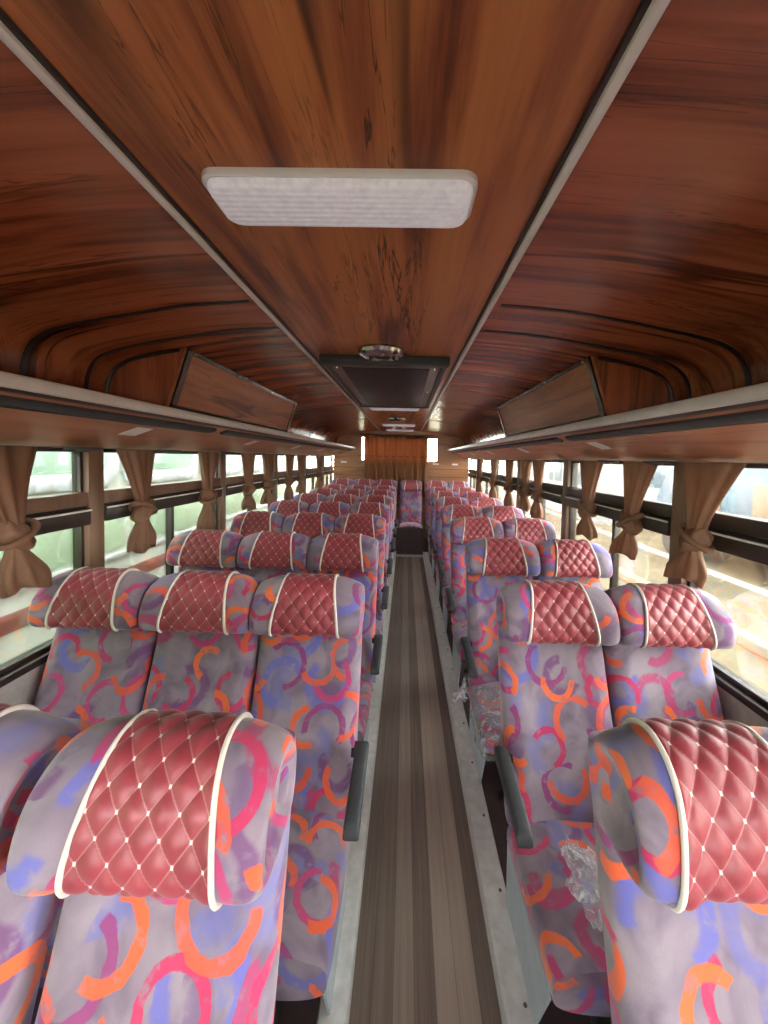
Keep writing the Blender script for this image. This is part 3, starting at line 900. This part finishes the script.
# the covers of the two nearest aisle seats have slipped a little sideways
for lab, off, wide in ((seat_label('two-seat', 'a', 0), -0.032, 0.94), (seat_label('three-seat', 'a', 0), 0.010, 0.93), (seat_label('three-seat', 'm', 0), 0.0, 0.93)):
    root = next(o for o in bpy.data.objects if o.get('label') == lab)
    root.scale = (wide, 1.0, 1.0)
    COVOFF = off
    hd = next(o for o in bpy.data.objects if o.parent == root and o.name.startswith('headrest'))
    nm_ = 0
    for o in [o for o in bpy.data.objects if o.parent == hd]:
        if o.name.startswith('quilted_cover'): tmp = cover_mesh().build('tmp', M['quilt'], auto=180)
        else:
            sgn = -1 if sum(v.co.x for v in o.data.vertices) < 0 else 1
            tmp = piping_mesh(sgn).build('tmp', M['piping'])
        o.data = tmp.data; bpy.data.objects.remove(tmp)
    COVOFF = 0.0

# ------------------------------------------------------------------ plastic left on seats
def film_blob(name, label, loc, size, seed, tail=None):
    r = random.Random(seed)
    m = MB(); bm = m.bm
    bmesh.ops.create_icosphere(bm, subdivisions=4, radius=1.0)
    ph = [r.uniform(0, 6.28) for _ in range(9)]
    for v in bm.verts:
        p = v.co.copy()
        f = 1 + 0.22 * sin(5 * p.x + ph[0] + 3 * p.y) + 0.18 * sin(9 * p.y + ph[1] + 4 * p.z) + 0.13 * sin(14 * p.x + 11 * p.y + ph[2]) + 0.10 * sin(23 * p.y - 17 * p.x + ph[3])
        z = p.z * f
        v.co = Vector((p.x * f * size[0], p.y * f * size[1], max(0.0, z + 0.75) * size[2]))
    o = m.build(name, M['film'], auto=20)
    o.location = loc
    tag(o, label, 'plastic bag')
    return o
film_blob('plastic_wrap', 'crumpled clear plastic wrap lying on the nearest visible two-seat cushion', (RX[0] - 0.035, rowy(1) - 0.205, 0.478), (0.050, 0.105, 0.030), 3)
# bag still pulled over the second two-seat cushion, knotted at the aisle
def bag_mesh():
    base = cushion_mesh().bm
    base.verts.ensure_lookup_table()
    r = random.Random(11)
    m = MB()
    cx = Vector((0, -0.18, 0.385))
    for v in base.verts:
        d = v.co - cx
        n = Vector((d.x / 0.19 ** 2, d.y / 0.3 ** 2, d.z / 0.07 ** 2)).normalized()
        w = 0.007 + 0.005 * (1 + sin(38 * v.co.x + 23 * v.co.y + 60 * v.co.z)) + 0.004 * (1 + sin(71 * v.co.y - 44 * v.co.x))
        if v.co.z < 0.365: w += 0.012
        v.co += n * w
    me = bpy.data.meshes.new('tmp'); base.to_mesh(me); base.free()
    m.bm.from_mesh(me); bpy.data.meshes.remove(me)
    for f in [f for f in m.bm.faces if f.calc_center_median().y > -0.04 or f.calc_center_median().z < 0.335 or f.calc_center_median().x > 0.188]: m.bm.faces.remove(f)
    # gathered tail on the aisle side
    rings = []
    for t, rad in ((0, 0.055), (0.25, 0.035), (0.5, 0.016), (0.62, 0.011), (0.8, 0.022), (1.0, 0.034)):
        c = Vector((-0.222 - 0.07 * t, -0.06 - 0.05 * t, 0.46 - 0.03 * t))
        rings.append([c + Vector((0.2 * rad * sin(3 * a), rad * cos(a) * (1 + 0.25 * sin(4 * a)), rad * sin(a) * (1 + 0.3 * cos(5 * a)))) for a in (2 * pi * k / 18 for k in range(18))])
    m.loft(rings, cap0=False, cap1=False)
    return m
def place_bag(k, label):
    o = bag_mesh().build('plastic_seat_bag', M['film'], auto=30)
    o.location = (RX[0], rowy(k), 0)
    tag(o, label, 'plastic bag')
place_bag(2, 'clear plastic bag knotted over the third two-seat aisle cushion')

# ------------------------------------------------------------------ tied side curtains
def side_curtain(x, y, seed, label, w_top, zk, zb, lean, tailw, toff=0.0):
    r = random.Random(seed)
    t = thing('tied_curtain', label, 'curtain', (x, y, HEAD), 'brown curtains tied in knots')
    k1, k2 = r.choice([5, 6, 7]), r.choice([9, 11]); p1, p2 = r.uniform(0, 6.28), r.uniform(0, 6.28)
    zk -= HEAD; zb -= HEAD
    def ring(cy, cx, z, wy, wx, fold, n=56, tw=0.0):
        out = []
        for k in range(n):
            a = 2 * pi * k / n
            f = 1 + fold * (0.6 * sin(k1 * a + p1 + tw) + 0.4 * sin(k2 * a + p2 - tw))
            out.append((cx + wx * sin(a) * f, cy + wy * cos(a) * (1 + 0.3 * (f - 1)), z))
        return out
    rs = []
    N = 14
    for i in range(N + 1):
        q = i / N
        s = (1 - q) ** 1.25
        wy = 0.027 + (w_top / 2 - 0.027) * s
        wx = 0.024 + 0.010 * s
        rs.append(ring(lean * (1 - q) , 0, -0.002 + (zk + 0.002) * q, wy, wx, 0.34, tw=q * 0.6))
    MB().loft(rs).build('drape', M['curtain'], t, auto=70)
    kdir = r.choice([-1, 1])
    # knot: wrapped swirl of cloth
    rs = []
    for i in range(13):
        q = i / 12; a = -pi / 2 + pi * q
        rr = max(0.12, cos(a) ** 0.7 if cos(a) > 0 else 0.12)
        ring_ = []
        for k in range(40):
            b = 2 * pi * k / 40
            f = 1 + 0.13 * sin(3 * b + 6 * q * 2 + p1) + 0.07 * sin(7 * b - 9 * q + p2)
            ring_.append((0.044 * rr * sin(b) * f, 0.056 * rr * cos(b) * f, zk - 0.006 + 0.050 * sin(a) + 0.026 * kdir * cos(b) * rr))
        rs.append(ring_)
    kn = MB().loft(rs).build('knot', M['curtain'], t, auto=70)
    pts = []
    for k in range(25):
        b = 2 * pi * k / 24 * 1.05
        pts.append((0.045 * sin(b), 0.062 * cos(b), zk + 0.002 - kdir * 0.034 * cos(b + 0.4)))
    MB().tube(pts, 0.010, 10, [0.009 + 0.005 * sin(k * 0.7) ** 2 for k in range(25)]).build('wrap', M['curtain'], kn, auto=70)
    rs = []
    dirn = r.choice([-1, 1]) * 0.015
    for i in range(11):
        q = i / 10
        wy = 0.024 + (tailw / 2 - 0.024) * sstep(-0.05, 0.8, q) * (1 - 0.10 * sstep(0.8, 1, q))
        wx = 0.024 + 0.016 * sstep(0, 0.7, q)
        z = zk - 0.035 + (zb - zk + 0.035) * q
        rg = ring(dirn * q + toff * q, 0, z, wy, wx, 0.10 + 0.32 * q, tw=1.3 - q)
        if q == 1: rg = [(a_, b_, c_ + 0.012 * sin(3 * kk * 2 * pi / 56 + p1)) for kk, (a_, b_, c_) in enumerate(rg)]
        rs.append(rg)
    MB().loft(rs).build('tail', M['curtain'], t, auto=70)
cl = ['nearest', 'second', 'third', 'fourth', 'fifth', 'sixth', 'seventh', 'eighth']
for i, (y, wt, zb, lean, tw, *tf) in enumerate(((1.235, 0.25, 1.17, -0.04, 0.17, 0.03), (1.86, 0.24, 1.17, -0.04, 0.17), (2.48, 0.22, 1.14, 0.01, 0.17), (3.13, 0.24, 1.20, 0.0, 0.19), (3.56, 0.24, 1.20, 0.02, 0.17), (4.22, 0.22, 1.16, 0.02, 0.17), (4.70, 0.22, 1.20, 0.0, 0.17), (5.68, 0.22, 1.16, 0.0, 0.17))):
    side_curtain(WL + 0.062, y, 20 + i, 'brown curtain tied in a knot along the three-seat windows, %s from the camera' % cl[i], wt, 1.365, zb, lean, tw, *tf)
for i, (y, wt, zb, lean, tw, *tf) in enumerate(((1.47, 0.28, 1.20, -0.05, 0.19, 0.06), (1.89, 0.26, 1.19, -0.05, 0.18, 0.035), (2.34, 0.23, 1.20, -0.03, 0.18), (3.22, 0.22, 1.18, 0.0, 0.18), (3.56, 0.22, 1.20, 0.0, 0.18), (4.12, 0.22, 1.16, 0.0, 0.18), (4.85, 0.22, 1.16, 0.0, 0.17), (5.75, 0.22, 1.16, 0.0, 0.17))):
    side_curtain(WR - 0.062, y, 40 + i, 'brown curtain tied in a knot along the two-seat windows, %s from the camera' % cl[i], wt, 1.365, zb, lean, tw, *tf)

# rear curtain
rc = thing('rear_curtain', 'wide dark brown curtain with vertical folds over the rear window', 'curtain', (0, Y1 - 0.06, 0))
front, backp = [], []
NX = 160
xa, xb = -0.78, 0.40
def fold(x): return 0.020 * sin(x * 48) + 0.012 * sin(x * 83 + 1.0) + 0.008 * sin(x * 131 + 2)
rows_ = []
for z in [2.07 - 0.10 * j for j in range(12)]:
    gather = 0.55 if abs(z - 1.67) < 0.02 else 1.0
    rows_.append([(xa + (xb - xa) * i / NX, fold(xa + (xb - xa) * i / NX + 0.004 * sin(z * 9)) * gather, z) for i in range(NX + 1)])
m = MB(); m.loft(rows_, closed=False)
cu = m.build('drape', M['curtain_dark'], rc, auto=80)
sol = cu.modifiers.new('thickness', 'SOLIDIFY'); sol.thickness = 0.004
MB().tube([(xa - 0.12, 0.0, 1.672), (xb + 0.12, 0.0, 1.672)], 0.006, 8).build('tie_cord', M['dark_trim'], rc)
MB().tube([(xa - 0.1, 0.0, 2.075), (xb + 0.1, 0.0, 2.075)], 0.010, 10).build('rod', M['black_metal'], rc)

# ------------------------------------------------------------------ outside
GZ = -0.95
struct(MB().box(-40, 40, -30, 60, GZ - 0.2, GZ).build('ground', M['ground'], smooth=False))
# neighbouring bus along the three-seat side
nb = thing('parked_bus', 'pale green parked bus standing close outside the three-seat windows', 'bus', (-2.45, 0, GZ))
zz = lambda z: z - GZ
m = MB()
m.prism([(0, 0.35), (0, zz(2.0)), (-0.12, zz(2.4)), (-0.5, zz(2.5)), (-2.2, zz(2.5)), (-2.4, zz(2.3)), (-2.4, 0.35)], -3.0, 9.5)
m.build('body', M['bus_white'], nb, auto=40)
MB().box(-0.01, 0.012, -2.95, 2.05, zz(0.80), zz(1.30), 0.004).build('green_panel', M['bus_green'], nb)
for k in range(6):
    MB().box(-0.01, 0.012, 2.12 + 1.22 * k, 3.26 + 1.22 * k, zz(0.82), zz(1.28), 0.004).build('locker_door', M['bus_pale'], nb)
MB().box(-0.01, 0.030, -2.95, 9.45, zz(0.745), zz(0.785), 0.01).build('side_moulding', M['bus_frame'], nb)
MB().box(-0.01, 0.012, -2.95, 9.45, zz(0.50), zz(0.62), 0.003).build('maroon_stripe', M['bus_maroon'], nb)
for k in range(10):
    yc = -2.3 + 1.22 * k
    def rr_ring(w, h, r, x):
        return [(x, yc + a, zz(1.80) + b) for a, b in rrect(w, h, r)]
    m = MB()
    m.loft([rr_ring(0.585, 0.44, 0.14, 0.001), rr_ring(0.585, 0.44, 0.14, 0.03), rr_ring(0.575, 0.43, 0.135, 0.036), rr_ring(0.50, 0.355, 0.10, 0.036), rr_ring(0.49, 0.322, 0.09, 0.012)], cap0=False, cap1=False)
    f = m.build('window_surround', M['bus_frame'], nb, auto=40)
    m = MB(); m.loft([rr_ring(0.495, 0.35, 0.095, 0.004), rr_ring(0.495, 0.35, 0.095, 0.014)])
    m.build('pane', M['bus_glass'], f, auto=30)
for yc in (-1.2, 6.5):
    m = MB()
    prof = [(0.02, 0.0), (0.30, 0.0), (0.46, 0.02), (0.50, 0.06), (0.50, 0.22), (0.46, 0.26), (0.02, 0.27)]
    rings = [[(0.02 - d, yc + r * cos(2 * pi * q / 36), 0.50 + r * sin(2 * pi * q / 36)) for q in range(36)] for r, d in prof]
    m.loft(rings); m.build('wheel', M['tyre'], nb)

# two-seat side: kerb, yard wall, building, fence, truck
struct(MB().box(4.9, 5.1, -20, 40, GZ, GZ + 0.16, 0.02).build('kerb_1', M['stone_pale'], smooth=False))
struct(MB().box(7.3, 7.6, -20, 40, GZ + 0.001, GZ + 0.02).build('kerb_2', M['paint_line'], smooth=False))
yw = thing('boundary_wall', 'cream boundary wall with a terracotta top beyond the yard', 'wall', (10.5, 0, GZ))
MB().box(0, 0.25, -10, 14, 0.0, 2.6).build('wall_face', M['stone_pale'], yw, smooth=False)
MB().box(-0.06, 0.31, -10, 14, 2.6, 3.0, 0.02).build('coping', M['stone_orange'], yw)
bd = thing('white_building', 'white building with grey windows beyond the far two-seat windows', 'building', (8.0, 16.0, GZ))
MB().box(0, 8, 0, 14, 0, 7.0).build('walls', M['build_white'], bd, smooth=False)
MB().box(-0.25, 8.2, -0.25, 14.2, 7.0, 7.3, 0.03).build('parapet', M['bus_frame'], bd)
for k in range(5):
    for zq in (1.6, 4.6):
        f = MB().box(-0.06, 0.02, 1.0 + 2.6 * k, 2.6 + 2.6 * k, zq, zq + 1.4, 0.02).build('window', M['build_glass'], bd)
        MB().box(-0.09, -0.055, 1.77 + 2.6 * k, 1.83 + 2.6 * k, zq, zq + 1.4).build('mullion', M['fence_white'], f, smooth=False)
for k in range(2):
    for zq in (1.6, 4.6):
        f = MB().box(1.2 + 3 * k, 2.8 + 3 * k, -0.06, 0.02, zq, zq + 1.4, 0.02).build('window', M['build_glass'], bd)
        MB().box(1.97 + 3 * k, 2.03 + 3 * k, -0.09, -0.055, zq, zq + 1.4).build('mullion', M['fence_white'], f, smooth=False)
fe = thing('lattice_fence', 'white lattice fence panel standing in the yard', 'fence', (5.25, 15.4, GZ))
m = MB()
for px in (0, 2.5, 5.0): m.box(-0.05, 0.05, px - 0.05, px + 0.05, 0, 2.3, 0.01)
m.box(-0.03, 0.03, 0, 5, 0.2, 0.28); m.box(-0.03, 0.03, 0, 5, 2.1, 2.18)
m.build('frame', M['fence_white'], fe)
m = MB()
for k in range(33):
    m.box(-0.012, 0.012, 0.1 + k * 0.15, 0.125 + k * 0.15, 0.28, 2.1)
for k in range(9): m.box(-0.012, 0.012, 0.05, 4.95, 0.42 + 0.19 * k, 0.44 + 0.19 * k)
m.build('lattice', M['fence_white'], fe, smooth=False)
tk = thing('parked_truck', 'blue grey truck parked across the yard outside the two-seat windows', 'truck', (7.6, 6.0, GZ))
MB().box(0, 2.2, 0, 4.2, 0.9, 2.75, 0.05).build('cargo_box', M['truck_blue'], tk)
m = MB(); m.loft([[(x, y, z) for y, z in ((4.3, 0.7), (4.3, 2.5), (5.2, 2.5), (5.75, 1.6), (5.85, 0.7))] for x in (0.1, 2.1)])
m.build('cab', M['truck_blue'], tk, auto=25)
MB().box(0.085, 0.1, 4.55, 5.15, 1.6, 2.25, 0.005).build('cab_window', M['build_glass'], tk)
MB().box(0.1, 2.1, 0.1, 5.7, 0.55, 0.85, 0.03).build('chassis', M['tyre'], tk)
for k in range(3): MB().box(-0.02, 0.0, 0.55 + 1.35 * k, 1.05 + 1.35 * k, 1.3, 2.2, 0.005).build('side_panel', M['truck_reflection'], tk)  # brown patches painted in place of reflections on the cargo side
for yc in (0.9, 4.9):
    m = MB(); prof = [(0.02, 0.0), (0.34, 0.0), (0.44, 0.03), (0.46, 0.2), (0.42, 0.26), (0.02, 0.27)]
    m.loft([[(0.02 + d, yc + r * cos(2 * pi * q / 30), 0.46 + r * sin(2 * pi * q / 30)) for q in range(30)] for r, d in prof]); m.build('wheel', M['tyre'], tk)

# ------------------------------------------------------------------ light: overcast daylight
wd = bpy.data.worlds.new('sky'); scene.world = wd; wd.use_nodes = True
nt = wd.node_tree; nt.nodes.clear()
bg = nt.nodes.new('ShaderNodeBackground'); ow = nt.nodes.new('ShaderNodeOutputWorld')
tcw = nt.nodes.new('ShaderNodeTexCoord'); sxyz = nt.nodes.new('ShaderNodeSeparateXYZ'); mr = nt.nodes.new('ShaderNodeMapRange')
nt.links.new(tcw.outputs['Generated'], sxyz.inputs[0]); nt.links.new(sxyz.outputs[2], mr.inputs[0])
mr.inputs[1].default_value = 0.0; mr.inputs[2].default_value = 0.7; mr.inputs[3].default_value = 32.0; mr.inputs[4].default_value = 13.0
bg.inputs[0].default_value = (1.0, 0.985, 0.965, 1)
nt.links.new(mr.outputs[0], bg.inputs[1])
nt.links.new(bg.outputs[0], ow.inputs[0])

# ------------------------------------------------------------------ camera
F = 380.0
VPX, VPY = 406.0, 458.0
PITCH, YAW, ROLL = math.radians(2.5), math.radians(1.0), math.radians(1.35)
cam = bpy.data.cameras.new('camera'); co = bpy.data.objects.new('camera', cam); C.objects.link(co)
co.location = (0, 0, CAM_Z)
R = Matrix.Rotation(YAW, 3, 'Z') @ Matrix.Rotation(pi / 2 - PITCH, 3, 'X') @ Matrix.Rotation(ROLL, 3, 'Z')
co.rotation_euler = R.to_euler()
cam.sensor_fit = 'HORIZONTAL'; cam.sensor_width = 36.0; cam.lens = 36.0 * F / 768.0
d = R.transposed() @ Vector((0, 1, 0))
ux, uy = F * d.x / -d.z, F * d.y / -d.z              # bus axis without shift, px right / up of centre
cam.shift_x = (ux - (VPX - 384.0)) / 1024.0 * 1.0
cam.shift_y = (uy - (512.0 - VPY)) / 1024.0 * 1.0
SHX, SHY = ux - (VPX - 384.0), uy - (512.0 - VPY)
cam.shift_x = SHX / 768.0; cam.shift_y = SHY / 768.0   # horizontal fit: units of the image width
cam.clip_start = 0.02; cam.clip_end = 200
scene.camera = co

scene.view_settings.view_transform = 'Standard'
scene.view_settings.look = 'None'
scene.view_settings.gamma = 1.0
scene.view_settings.use_curve_mapping = False
scene.view_settings.exposure = 0.0
